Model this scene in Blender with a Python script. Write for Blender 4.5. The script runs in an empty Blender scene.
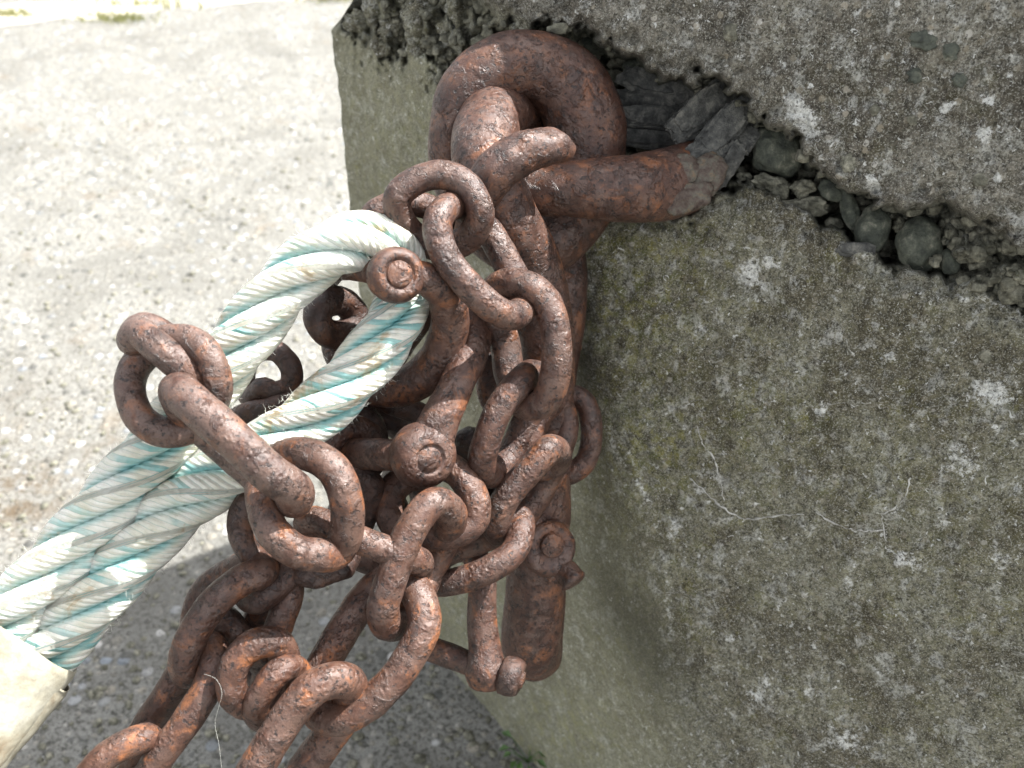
import bpy, bmesh, math, random
import numpy as np
from mathutils import Vector, noise as mnoise
random.seed(7); np.random.seed(7)
SC = bpy.context.scene
COL = SC.collection

# ------------------------------------------------------------------ camera
F, CAM_H, PITCH = 995.0, 1.3, math.radians(35)
cam = bpy.data.cameras.new('camera'); camo = bpy.data.objects.new('camera', cam); COL.objects.link(camo)
camo.location = (0, 0, CAM_H); camo.rotation_euler = (math.pi/2 - PITCH, 0, 0)
cam.sensor_width = 36.0; cam.lens = 36.0*F/1024.0; cam.clip_start = 0.02; cam.clip_end = 300
cam.dof.use_dof = True; cam.dof.focus_distance = 0.84; cam.dof.aperture_fstop = 6.5
SC.camera = camo

# ------------------------------------------------------------------ light
SUN_DIR = Vector((0.945, 0.33, 0)).normalized()           # horizontal direction towards the sun
SUN_EL = math.radians(55)
w = bpy.data.worlds.new('World'); SC.world = w; w.use_nodes = True
nt = w.node_tree; bg = nt.nodes['Background']; sky = nt.nodes.new('ShaderNodeTexSky')
sky.sky_type = 'NISHITA'; sky.sun_disc = False; sky.sun_elevation = SUN_EL
sky.sun_rotation = math.atan2(SUN_DIR.x, SUN_DIR.y)
sky.dust_density = 2.5
hs = nt.nodes.new('ShaderNodeHueSaturation'); hs.inputs['Saturation'].default_value = 0.22    # hazy bright sky
nt.links.new(sky.outputs[0], hs.inputs['Color']); nt.links.new(hs.outputs[0], bg.inputs[0]); bg.inputs[1].default_value = 0.14
sun = bpy.data.lights.new('sun', 'SUN'); suno = bpy.data.objects.new('sun', sun); COL.objects.link(suno)
sun.energy = 4.8; sun.angle = math.radians(0.53); sun.color = (1.0, 0.985, 0.96)
sd = Vector((SUN_DIR.x*math.cos(SUN_EL), SUN_DIR.y*math.cos(SUN_EL), math.sin(SUN_EL)))
suno.rotation_euler = (-sd).to_track_quat('-Z', 'Y').to_euler(); suno.location = (2, 1, 4)
SC.view_settings.view_transform = 'Standard'; SC.view_settings.look = 'None'
SC.view_settings.exposure = 1.55; SC.view_settings.gamma = 1.0

# ------------------------------------------------------------------ pixel ray helpers (layout measured on the photo)
cP, sP = math.cos(PITCH), math.sin(PITCH)
CAMP = np.array([0, 0, CAM_H])
def ray(px, py):
    x = (np.asarray(px, float)-512)/F; y = (384-np.asarray(py, float))/F
    return np.stack([x, cP+y*sP, -sP+y*cP], -1)
def at(px, py, d): return CAMP + ray(px, py)*d
def gnd(px, py, z=0.0):
    r = ray(px, py); return CAMP + r*((z-CAM_H)/r[2])

# ------------------------------------------------------------------ node helpers
class NT:
    def __init__(s, name):
        s.m = bpy.data.materials.new(name); s.m.use_nodes = True; s.t = s.m.node_tree
        s.b = s.t.nodes['Principled BSDF']
    def n(s, typ, **kw):
        nd = s.t.nodes.new(typ)
        for k, v in kw.items(): setattr(nd, k, v)
        return nd
    def l(s, a, b): s.t.links.new(a, b)
    def val(s, sock, v):
        if hasattr(v, 'links'): s.l(v, sock)
        elif isinstance(v, (tuple, list)) and len(v) == 3 and sock.type == 'RGBA': sock.default_value = (*v, 1)
        else: sock.default_value = v
    def math(s, op, a, b=0.0, clamp=False):
        nd = s.n('ShaderNodeMath', operation=op, use_clamp=clamp); s.val(nd.inputs[0], a); s.val(nd.inputs[1], b); return nd.outputs[0]
    def coord(s, rnd=True):
        tc = s.n('ShaderNodeTexCoord').outputs['Object']
        if not rnd: return tc
        oi = s.n('ShaderNodeObjectInfo'); ml = s.math('MULTIPLY', oi.outputs['Random'], 13.0)
        va = s.n('ShaderNodeVectorMath', operation='ADD'); s.l(tc, va.inputs[0]); s.l(ml, va.inputs[1]); return va.outputs[0]
    def noise(s, v, scale, detail=4, rough=0.55, dist=0.0):
        nd = s.n('ShaderNodeTexNoise'); s.l(v, nd.inputs['Vector']); nd.inputs['Scale'].default_value = scale
        nd.inputs['Detail'].default_value = detail; nd.inputs['Roughness'].default_value = rough; nd.inputs['Distortion'].default_value = dist
        return nd.outputs[0]
    def vor(s, v, scale, out='Distance', feat='F1', rnd=1.0):
        nd = s.n('ShaderNodeTexVoronoi', feature=feat); s.l(v, nd.inputs['Vector']); nd.inputs['Scale'].default_value = scale
        nd.inputs['Randomness'].default_value = rnd; return nd.outputs[out]
    def ramp(s, fac, stops, interp='LINEAR'):
        nd = s.n('ShaderNodeValToRGB'); cr = nd.color_ramp; cr.interpolation = interp
        while len(cr.elements) < len(stops): cr.elements.new(0.5)
        for e, (p, c) in zip(cr.elements, stops):
            e.position = p; e.color = (*c, 1) if isinstance(c, tuple) else (c, c, c, 1)
        s.l(fac, nd.inputs[0]); return nd.outputs[0]
    def step(s, fac, lo, hi):
        nd = s.n('ShaderNodeMapRange', interpolation_type='SMOOTHSTEP'); s.l(fac, nd.inputs[0])
        nd.inputs[1].default_value = lo; nd.inputs[2].default_value = hi; return nd.outputs[0]
    def mix(s, fac, a, b, mode='MIX'):
        nd = s.n('ShaderNodeMix', data_type='RGBA', blend_type=mode)
        s.val(nd.inputs[0], fac); s.val(nd.inputs[6], a); s.val(nd.inputs[7], b); return nd.outputs[2]
    def attr(s, name): return s.n('ShaderNodeAttribute', attribute_name=name).outputs['Fac']
    def bump(s, h, dist, strength=1.0, prev=None):
        nd = s.n('ShaderNodeBump'); s.l(h, nd.inputs['Height']); nd.inputs['Distance'].default_value = dist
        nd.inputs['Strength'].default_value = strength
        if prev is not None: s.l(prev, nd.inputs['Normal'])
        return nd.outputs[0]
    def finish(s, col, rough, normal=None, spec=0.5):
        s.val(s.b.inputs['Base Color'], col); s.val(s.b.inputs['Roughness'], rough)
        s.b.inputs['Specular IOR Level'].default_value = spec
        if normal is not None: s.l(normal, s.b.inputs['Normal'])
        return s.m

def mat_rust():
    t = NT('rusty_iron'); v = t.coord()
    a = t.noise(v, 26, 6, 0.6, 0.3); b = t.noise(v, 130, 7, 0.65); c = t.noise(v, 60, 5, 0.6, 0.6)
    f = t.math('ADD', t.math('MULTIPLY', a, 0.55), t.math('MULTIPLY', b, 0.45))
    col = t.ramp(f, [(0.36, (0.011, 0.006, 0.005)), (0.44, (0.030, 0.0145, 0.011)), (0.51, (0.055, 0.0265, 0.0195)),
                     (0.58, (0.078, 0.038, 0.025)), (0.68, (0.14, 0.056, 0.024))])
    oi = t.n('ShaderNodeObjectInfo')
    sep = t.n('ShaderNodeSeparateColor'); t.l(oi.outputs['Color'], sep.inputs[0])
    worn = t.step(t.math('ADD', c, t.math('MULTIPLY', sep.outputs[2], 0.16)), 0.50, 0.66)
    col = t.mix(t.math('MULTIPLY', worn, t.math('ADD', 0.40, t.math('MULTIPLY', sep.outputs[2], 0.35))), col, (0.112, 0.076, 0.062))  # wear tone, raised per link to paint the sunlit ones lighter
    org = t.step(t.noise(v, 48, 6, 0.65, 0.5), 0.53, 0.66)
    col = t.mix(t.math('MULTIPLY', t.math('ADD', org, 0.15), t.math('ADD', sep.outputs[0], 0.15), clamp=True), col, (0.25, 0.092, 0.034))
    blot = t.step(t.noise(v, 62, 6, 0.65, 0.6), 0.53, 0.61)
    col = t.mix(t.math('MULTIPLY', blot, 0.5), col, (0.026, 0.0135, 0.011))
    spots = t.step(t.noise(v, 210, 5, 0.62), 0.575, 0.64)
    col = t.mix(t.math('MULTIPLY', spots, 0.85), col, (0.011, 0.007, 0.0065))
    fine = t.noise(v, 700, 4, 0.6)
    col = t.mix(0.5, col, t.ramp(fine, [(0.3, 0.35), (0.7, 0.75)]), 'OVERLAY')
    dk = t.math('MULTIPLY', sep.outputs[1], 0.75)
    col = t.mix(dk, col, (0.012, 0.008, 0.007))  # shade of deep, hidden links painted into their rust colour
    rough = t.math('ADD', t.math('MULTIPLY', b, 0.5), t.math('MULTIPLY', worn, -0.10)); rough = t.math('ADD', rough, t.math('MULTIPLY', t.step(t.noise(v, 300, 4, .7), .5, .62), -0.16)); rough = t.math('ADD', rough, 0.25)
    n = t.bump(t.noise(v, 75, 5, 0.6), 0.0024, 0.4); n = t.bump(blot, 0.0012, 0.7, n)
    pit = t.step(t.vor(v, 190), 0.15, 0.45)
    pm = t.step(t.noise(v, 45, 3), 0.50, 0.62)
    n = t.bump(t.math('MULTIPLY', pit, pm), 0.0012, 0.7, n)
    n = t.bump(spots, -0.0010, 0.8, n)
    n = t.bump(t.noise(v, 420, 5, 0.7), 0.0011, 0.7, n)
    return t.finish(col, rough, n, 0.55)

def mat_concrete():
    t = NT('weathered_concrete'); v = t.coord(False)
    g = t.math('ADD', t.math('MULTIPLY', t.noise(v, 130, 8, 0.75), 0.55), t.math('MULTIPLY', t.noise(v, 360, 5, 0.7), 0.45))
    s = t.noise(v, 60, 6, 0.65); slab = t.attr('slab')
    base = t.mix(t.step(t.noise(v, 17, 5, 0.6, 0.3), 0.42, 0.60), (0.160, 0.152, 0.108), (0.094, 0.084, 0.056))
    base = t.mix(slab, base, t.mix(t.step(t.noise(v, 15, 5, .6), .42, .6), (0.165, 0.152, 0.122), (0.090, 0.080, 0.063)))
    col = t.mix(1.0, base, t.ramp(g, [(0.40, 0.20), (0.50, 0.52), (0.59, 0.88)]), 'OVERLAY')
    crust = t.step(t.noise(v, 52, 9, 0.78, 0.5), 0.525, 0.60)
    col = t.mix(t.math('MULTIPLY', crust, 0.70), col, t.ramp(g, [(0.42, (0.11, 0.11, 0.095)), (0.55, (0.56, 0.56, 0.52))]))
    pat = t.step(t.noise(v, 19, 7, 0.72, 0.4), 0.54, 0.66)
    col = t.mix(t.math('MULTIPLY', t.math('MULTIPLY', pat, t.step(g, 0.44, 0.56)), 0.65), col, (0.42, 0.425, 0.385))
    brn = t.step(t.noise(v, 44, 8, 0.74, 0.5), 0.54, 0.63); col = t.mix(t.math('MULTIPLY', brn, 0.7), col, (0.048, 0.040, 0.024))
    moss = t.math('ADD', t.attr('moss'), t.math('MULTIPLY', t.step(t.noise(v, 24, 6, 0.7), 0.50, 0.66), 0.5), clamp=True)
    moss = t.math('MULTIPLY', moss, t.math('SUBTRACT', 1.0, t.math('MULTIPLY', slab, 0.7)))
    mm = t.math('MULTIPLY', moss, t.step(t.noise(v, 85, 7, 0.72), 0.44, 0.58))
    col = t.mix(t.math('MULTIPLY', mm, 0.7), col, t.mix(t.step(s, .42, .58), (0.105, 0.112, 0.030), (0.23, 0.215, 0.060)))
    # aggregate grains
    vn = t.n('ShaderNodeTexVoronoi'); t.l(v, vn.inputs['Vector']); vn.inputs['Scale'].default_value = 120
    ring = t.step(t.math('ADD', vn.outputs['Distance'], t.math('MULTIPLY', g, 0.35)), 0.60, 0.46); sepc = t.n('ShaderNodeSeparateColor'); t.l(vn.outputs['Color'], sepc.inputs[0])
    gm = t.math('MULTIPLY', ring, t.step(sepc.outputs[0], 0.74, 0.80))
    gcol = t.ramp(sepc.outputs[1], [(0.0, (0.08, 0.085, 0.08)), (0.45, (0.17, 0.155, 0.12)), (0.8, (0.30, 0.26, 0.19)), (1.0, (0.55, 0.53, 0.48))])
    col = t.mix(t.math('MULTIPLY', gm, t.math('ADD', 0.45, t.math('MULTIPLY', slab, 0.4))), col, gcol)
    li = t.attr('lichen'); lm = t.step(t.math('ADD', li, t.math('MULTIPLY', t.math('SUBTRACT', t.noise(v, 150, 8, 0.78), 0.5), 2.8)), 0.42, 0.70)
    col = t.mix(t.math('MULTIPLY', lm, 0.9), col, t.mix(t.step(g, .42, .54), (0.34, 0.345, 0.32), (0.74, 0.74, 0.70)))
    fl = t.step(t.noise(v, 185, 5, 0.6, 0.8), 0.635, 0.67)
    col = t.mix(t.math('MULTIPLY', fl, 0.9), col, (0.64, 0.64, 0.60))
    gr = t.step(t.noise(v, 620, 3, 0.6), 0.53, 0.62); col = t.mix(t.math('MULTIPLY', gr, 0.6), col, (0.42, 0.41, 0.35))
    dark = t.step(t.noise(v, 330, 5, 0.7), 0.56, 0.62)
    col = t.mix(t.math('MULTIPLY', dark, 0.8), col, (0.030, 0.026, 0.018))
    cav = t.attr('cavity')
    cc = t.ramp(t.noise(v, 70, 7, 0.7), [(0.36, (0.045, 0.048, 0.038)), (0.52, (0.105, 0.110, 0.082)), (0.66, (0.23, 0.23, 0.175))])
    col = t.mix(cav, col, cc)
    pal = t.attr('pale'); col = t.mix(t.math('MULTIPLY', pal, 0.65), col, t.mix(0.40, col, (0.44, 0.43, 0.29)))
    dark_patch = t.attr('dark_patch'); col = t.mix(t.math('MULTIPLY', dark_patch, t.math('ADD', 0.45, t.math('MULTIPLY', s, 0.5))), col, (0.042, 0.042, 0.034))
    n = t.bump(t.noise(v, 34, 5, 0.6), 0.006, 0.5)
    n = t.bump(gm, 0.003, 0.5, n)
    n = t.bump(g, 0.0045, 1.0, n)
    return t.finish(col, 0.88, n, 0.3)

def mat_ground():
    t = NT('pebbled_concrete_ground'); v = t.coord(False)
    vn = t.n('ShaderNodeTexVoronoi'); t.l(v, vn.inputs['Vector']); vn.inputs['Scale'].default_value = 38
    v2 = t.n('ShaderNodeTexVoronoi'); t.l(v, v2.inputs['Vector']); v2.inputs['Scale'].default_value = 78
    sc_ = t.n('ShaderNodeSeparateColor'); t.l(vn.outputs['Color'], sc_.inputs[0])
    sc2 = t.n('ShaderNodeSeparateColor'); t.l(v2.outputs['Color'], sc2.inputs[0])
    base = t.ramp(t.noise(v, 120, 8, 0.7), [(0.38, (0.055, 0.053, 0.045)), (0.5, (0.19, 0.185, 0.165)), (0.62, (0.36, 0.355, 0.325))])
    st = t.ramp(sc_.outputs[1], [(0, (0.07, 0.075, 0.075)), (0.3, (0.22, 0.21, 0.18)), (0.55, (0.36, 0.33, 0.27)), (0.75, (0.24, 0.27, 0.30)), (1, (0.66, 0.64, 0.60))])
    st2 = t.ramp(sc2.outputs[1], [(0, (0.16, 0.16, 0.15)), (0.5, (0.32, 0.30, 0.25)), (1, (0.5, 0.48, 0.43))])
    k2 = t.math('MULTIPLY', t.step(v2.outputs['Distance'], 0.46, 0.32), t.step(sc2.outputs[0], 0.42, 0.5))
    k1 = t.math('MULTIPLY', t.step(vn.outputs['Distance'], 0.45, 0.33), t.step(sc_.outputs[0], 0.5, 0.56))
    col = t.mix(t.math('MULTIPLY', k2, 0.75), base, st2); col = t.mix(t.math('MULTIPLY', k1, 0.92), col, st)
    big = t.noise(v, 2.6, 7, 0.7, 0.8)
    col = t.mix(t.math('MULTIPLY', t.step(big, 0.44, 0.62), 0.55), col, (0.125, 0.12, 0.105))
    br = t.math('MULTIPLY', t.step(t.noise(v, 5, 5, .6), 0.60, 0.72), 0.35)
    col = t.mix(br, col, (0.16, 0.115, 0.07))
    gs = t.attr('stain'); col = t.mix(t.math('MULTIPLY', gs, t.math('ADD', 0.15, t.step(t.noise(v, 22, 6, .7), .42, .6))), col, (0.10, 0.07, 0.04))
    dk = t.step(t.noise(v, 120, 7, 0.72), 0.55, 0.63); col = t.mix(t.math('MULTIPLY', dk, 0.85), col, (0.05, 0.047, 0.04))
    h = t.math('ADD', t.math('MULTIPLY', t.math('SUBTRACT', 0.5, vn.outputs['Distance']), k1), t.math('MULTIPLY', t.math('SUBTRACT', 0.4, v2.outputs['Distance']), k2))
    n = t.bump(h, 0.016, 0.9); n = t.bump(t.noise(v, 130, 7, 0.7), 0.006, 0.8, n)
    return t.finish(col, 0.9, n, 0.25)

def mat_rope():
    t = NT('polypropylene_rope'); v = t.coord(False)
    uv = t.n('ShaderNodeUVMap', uv_map='UVMap').outputs[0]
    sp = t.n('ShaderNodeSeparateXYZ'); t.l(uv, sp.inputs[0]); s, a = sp.outputs[0], sp.outputs[1]
    ph = t.math('MULTIPLY', t.math('ADD', a, t.math('MULTIPLY', s, -14.0)), 10.0)
    wob = t.math('ADD', ph, t.math('MULTIPLY', t.noise(v, 60, 3), 0.7))
    fr = t.math('FRACT', wob); yarn = t.math('ABSOLUTE', t.math('SUBTRACT', fr, 0.5))
    wn = t.n('ShaderNodeTexWhiteNoise', noise_dimensions='1D')
    t.l(t.math('FLOOR', t.math('MODULO', t.math('ADD', wob, 1000.0), 10.0)), wn.inputs['W'])
    fib = t.noise(v, 900, 4, 0.7)
    white = t.ramp(t.noise(v, 40, 5, 0.6), [(0.3, (0.72, 0.70, 0.56)), (0.6, (0.90, 0.89, 0.80))])
    teal = t.ramp(t.noise(v, 30, 5, 0.6), [(0.3, (0.10, 0.42, 0.44)), (0.65, (0.36, 0.66, 0.62))])
    tz = t.step(t.noise(v, 13, 4, 0.6), 0.38, 0.60)
    groove = t.attr('groove')
    isT = t.math('MULTIPLY', t.step(wn.outputs[0], 0.32, 0.28), t.math('ADD', t.math('MULTIPLY', tz, 0.8), 0.05), clamp=True)
    isT = t.math('MAXIMUM', isT, t.math('MULTIPLY', t.step(groove, 0.55, 0.95), t.math('ADD', 0.35, t.math('MULTIPLY', tz, 0.6))))
    col = t.mix(isT, white, teal)
    col = t.mix(t.math('MULTIPLY', t.step(yarn, 0.36, 0.5), 0.40), col, (0.30, 0.42, 0.36))
    st = t.step(t.noise(v, 24, 6, 0.68, 0.4), 0.565, 0.68); col = t.mix(t.math('MULTIPLY', st, 0.6), col, (0.50, 0.33, 0.13))
    dirt = t.step(t.noise(v, 55, 6, 0.7), 0.58, 0.72); col = t.mix(t.math('MULTIPLY', dirt, 0.3), col, (0.30, 0.27, 0.18))
    n = t.bump(t.math('SUBTRACT', 0.5, yarn), 0.0045, 1.0); n = t.bump(fib, 0.0014, 0.8, n)
    t.b.inputs['Subsurface Weight'].default_value = 0.30; t.b.inputs['Subsurface Radius'].default_value = (0.9, 1.0, 0.9); t.b.inputs['Subsurface Scale'].default_value = 0.008
    return t.finish(col, 0.8, n, 0.15)

def mat_simple(name, stops, scale, rough=0.7, bump=0.001, spec=0.4, detail=6, fine=True):
    t = NT(name); v = t.coord()
    f = t.noise(v, scale, detail, 0.65, 0.3); col = t.ramp(f, stops)
    if fine:
        col = t.mix(0.35, col, t.ramp(t.noise(v, scale*7, 4, 0.6), [(0.3, 0.3), (0.7, 0.8)]), 'OVERLAY')
    n = t.bump(t.noise(v, scale*3, 6, 0.65), bump, 0.8)
    return t.finish(col, rough, n, spec)

M = dict(rust=mat_rust(), conc=mat_concrete(), ground=mat_ground(), rope=mat_rope(),
    sleeve=mat_simple('weathered_plastic_sleeve', [(0.32, (0.15, 0.105, 0.06)), (0.41, (0.24, 0.205, 0.145)), (0.50, (0.30, 0.28, 0.215)), (0.66, (0.35, 0.335, 0.275))], 22, 0.5, 0.0015),
    pebble=mat_simple('grey_green_stone', [(0.34, (0.028, 0.031, 0.025)), (0.48, (0.060, 0.066, 0.050)), (0.58, (0.095, 0.100, 0.076)), (0.68, (0.19, 0.185, 0.145))], 85, 0.75, 0.0022),
    palepeb=mat_simple('mossy_pale_stone', [(0.34, (0.06, 0.057, 0.042)), (0.5, (0.15, 0.145, 0.108)), (0.66, (0.30, 0.285, 0.22))], 110, 0.85, 0.003),
    slate=mat_simple('dark_slate', [(0.34, (0.025, 0.025, 0.023)), (0.5, (0.070, 0.070, 0.064)), (0.66, (0.155, 0.15, 0.13))], 120, 0.6, 0.002),
    scale=mat_simple('flaking_scale', [(0.36, (0.035, 0.020, 0.015)), (0.48, (0.085, 0.062, 0.048)), (0.56, (0.10, 0.092, 0.072)), (0.68, (0.17, 0.11, 0.065))], 75, 0.6, 0.003),
    shell=mat_simple('white_shell', [(0.3, (0.55, 0.55, 0.52)), (0.7, (0.78, 0.78, 0.75))], 120, 0.6, 0.0008),
    crack=mat_simple('pale_crack_filling', [(0.38, (0.26, 0.25, 0.22)), (0.6, (0.52, 0.51, 0.47))], 60, 0.9, 0.001),
    leaf=mat_simple('green_leaf', [(0.3, (0.04, 0.085, 0.02)), (0.7, (0.10, 0.17, 0.05))], 60, 0.5, 0.0005),
    grass=mat_simple('short_grass', [(0.3, (0.20, 0.22, 0.07)), (0.7, (0.36, 0.34, 0.17))], 8, 0.8, 0.0005),
    path=mat_simple('pale_path', [(0.3, (0.36, 0.33, 0.26)), (0.7, (0.5, 0.46, 0.38))], 12, 0.9, 0.002),
    fibre=mat_simple('pale_fibre', [(0.3, (0.6, 0.6, 0.52)), (0.7, (0.75, 0.75, 0.68))], 20, 0.7, 0.0001),
)

# ------------------------------------------------------------------ object helpers
def tag(o, label=None, cat=None, group=None, kind=None):
    if label: o['label'] = label
    if cat: o['category'] = cat
    if group: o['group'] = group
    if kind: o['kind'] = kind
    return o
def empty(name, loc):
    o = bpy.data.objects.new(name, None); COL.objects.link(o); o.location = loc; o.empty_display_size = 0.02; return o
def link_mesh(name, verts, faces, mat, parent=None, loc=None, smooth=True, uvs=None, attrs=None, color=None):
    verts = np.asarray(verts, float)
    if loc is None:
        loc = verts.mean(0)
        if parent is not None: loc = np.array(parent.location)+(np.array(parent.parent.location) if parent.parent else 0)
    loc = np.asarray(loc, float)
    me = bpy.data.meshes.new(name); me.from_pydata((verts-loc).tolist(), [], [tuple(int(i) for i in f) for f in faces]); me.update()
    if smooth: me.polygons.foreach_set('use_smooth', [True]*len(me.polygons))
    if uvs is not None:
        uvl = me.uv_layers.new(name='UVMap'); li = np.empty(len(me.loops), int); me.loops.foreach_get('vertex_index', li)
        uvl.data.foreach_set('uv', np.asarray(uvs)[li].astype(float).ravel())
    for k, a in (attrs or {}).items():
        at_ = me.attributes.new(k, 'FLOAT', 'POINT'); at_.data.foreach_set('value', np.asarray(a, float).ravel())
    me.materials.append(mat)
    o = bpy.data.objects.new(name, me); COL.objects.link(o)
    if parent is None: o.location = loc
    else: o.parent = parent
    if color is not None: o.color = color
    return o

def catmull(P, closed, sub):
    P = np.asarray(P, float); n = len(P); out = []
    for i in range(n if closed else n-1):
        if closed: p0, p1, p2, p3 = P[(i-1) % n], P[i], P[(i+1) % n], P[(i+2) % n]
        else: p0, p1, p2, p3 = P[max(i-1, 0)], P[i], P[i+1], P[min(i+2, n-1)]
        for k in range(sub):
            t = k/sub
            out.append(0.5*((2*p1)+(-p0+p2)*t+(2*p0-5*p1+4*p2-p3)*t*t+(-p0+3*p1-3*p2+p3)*t**3))
    if not closed: out.append(P[-1])
    return np.array(out)
def resample(Q, closed, step):
    R = np.vstack([Q, Q[:1]]) if closed else Q
    seg = np.linalg.norm(np.diff(R[:, :3], axis=0), axis=1); s = np.concatenate([[0], np.cumsum(seg)])
    n = max(6, int(round(s[-1]/step))); u = np.linspace(0, s[-1], n+1)
    if closed: u = u[:-1]
    return np.stack([np.interp(u, s, R[:, j]) for j in range(R.shape[1])], 1), u
def frames(P, closed):
    n = len(P)
    T = (np.roll(P, -1, 0)-np.roll(P, 1, 0)) if closed else np.gradient(P, axis=0)
    T = T/np.linalg.norm(T, axis=1, keepdims=True)
    a = np.array([0, 0, 1.0]) if abs(T[0, 2]) < 0.9 else np.array([1.0, 0, 0])
    N = np.zeros_like(T); v = a-T[0]*(a@T[0]); N[0] = v/np.linalg.norm(v)
    for i in range(1, n):
        v = N[i-1]-T[i]*(N[i-1]@T[i]); N[i] = v/np.linalg.norm(v)
    if closed:
        v = N[-1]-T[0]*(N[-1]@T[0]); v /= np.linalg.norm(v)
        B0 = np.cross(T[0], N[0]); ang = math.atan2(v@B0, v@N[0])
        B = np.cross(T, N); k = -ang*np.arange(n)/n
        N = N*np.cos(k)[:, None]+B*np.sin(k)[:, None]
    return T, N, np.cross(T, N)
def lump(V, nrm, amp, scale, seed):
    off = Vector((seed*3.17, seed*1.31, seed*0.77)); out = V.copy()
    for i in range(len(V)):
        p = Vector(V[i])*scale+off
        out[i] += nrm[i]*(amp*(mnoise.noise(p)+0.5*mnoise.noise(p*2.3)+0.25*mnoise.noise(p*5.1)))
    return out
def tube(pts3r, closed=False, seg=18, step=0.004, amp=0.0006, scale=60, seed=0, caps=True, squash=None):
    """swept tube through (x,y,z,r); returns verts, faces"""
    Q = catmull(pts3r, closed, 14); Q, u = resample(Q, closed, step); P, R = Q[:, :3], Q[:, 3]
    T, N, B = frames(P, closed); n = len(P)
    ang = np.linspace(0, 2*math.pi, seg, endpoint=False)
    D = N[:, None, :]*np.cos(ang)[None, :, None]+B[:, None, :]*np.sin(ang)[None, :, None]
    V = (P[:, None, :]+D*R[:, None, None]).reshape(-1, 3); D = D.reshape(-1, 3)
    if amp: V = lump(V, D, amp, scale, seed+random.random()*50)
    Fc = []
    for i in range(n if closed else n-1):
        j = (i+1) % n
        for k in range(seg):
            k2 = (k+1) % seg; Fc.append((i*seg+k, i*seg+k2, j*seg+k2, j*seg+k))
    if not closed and caps:
        V = V.tolist()
        for e, i in ((0, 0), (1, n-1)):
            ring = list(range(i*seg, i*seg+seg)); sgn = -1 if e == 0 else 1
            prev = ring
            for q, h in ((0.88, 0.14), (0.6, 0.24)):
                b = len(V); 
                for k in range(seg):
                    p0 = np.array(V[ring[k]]); V.append((P[i]+(p0-P[i])*q+T[i]*sgn*R[i]*h).tolist())
                for k in range(seg):
                    k2 = (k+1) % seg
                    f = (prev[k], prev[k2], b+k2, b+k); Fc.append(f if e == 1 else f[::-1])
                prev = list(range(b, b+seg))
            V.append((P[i]+T[i]*sgn*R[i]*0.27).tolist()); c = len(V)-1
            for k in range(seg):
                f = (prev[k], prev[(k+1) % seg], c); Fc.append(f if e == 1 else f[::-1])
        V = np.array(V)
    return V, Fc
def join(parts):
    V, Fc, o = [], [], 0
    for v, f in parts:
        V.append(np.asarray(v)); Fc += [tuple(i+o for i in q) for q in f]; o += len(v)
    return np.vstack(V), Fc
def px_pts(L, d0, r0):
    """list of (px,py,dcm[,rpx]) -> xyzr ; depth d0 + dcm/100 , radius in pixels at that depth"""
    out = []
    for p in L:
        d = d0+p[2]/100.0; r = (p[3] if len(p) > 3 else r0)*d/F
        out.append([*at(p[0], p[1], d), r])
    return np.array(out)
def revolve(c, axis, prof, seg=28, amp=0.0004, scale=80, seed=1):
    """profile [(radius, height)...] around axis through c; end points with radius 0 close it"""
    axis = np.asarray(axis, float); axis /= np.linalg.norm(axis); c = np.asarray(c, float)
    a = np.array([0, 0, 1.0]) if abs(axis[2]) < 0.9 else np.array([1.0, 0, 0])
    N = np.cross(axis, a); N /= np.linalg.norm(N); B = np.cross(axis, N)
    V, Fc, rows = [], [], []
    for r, h in prof:
        if r < 1e-7: V.append(c+axis*h); rows.append([len(V)-1])
        else:
            b = len(V)
            for k in range(seg):
                t = 2*math.pi*k/seg; V.append(c+axis*h+(N*math.cos(t)+B*math.sin(t))*r)
            rows.append(list(range(b, b+seg)))
    for A, Bq in zip(rows[:-1], rows[1:]):
        for k in range(seg):
            k2 = (k+1) % seg
            if len(A) == 1 and len(Bq) == 1: continue
            if len(A) == 1: Fc.append((A[0], Bq[k2], Bq[k]))
            elif len(Bq) == 1: Fc.append((A[k], A[k2], Bq[0]))
            else: Fc.append((A[k], A[k2], Bq[k2], Bq[k]))
    V = np.array(V)
    if amp:
        d = V-c; d = d/np.maximum(np.linalg.norm(d, axis=1, keepdims=True), 1e-6); V = lump(V, d, amp, scale, seed)
    return V, Fc
def hexprism(c, axis, r, h):
    return revolve(c, axis, [(0, -h), (r*0.8, -h), (r*.97, -h*0.7), (r, 0), (r*.97, h*0.65), (r*0.8, h), (r*.45, h), (r*.42, h*1.25), (0, h*1.3)], seg=12, amp=0.0022, scale=110)

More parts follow.
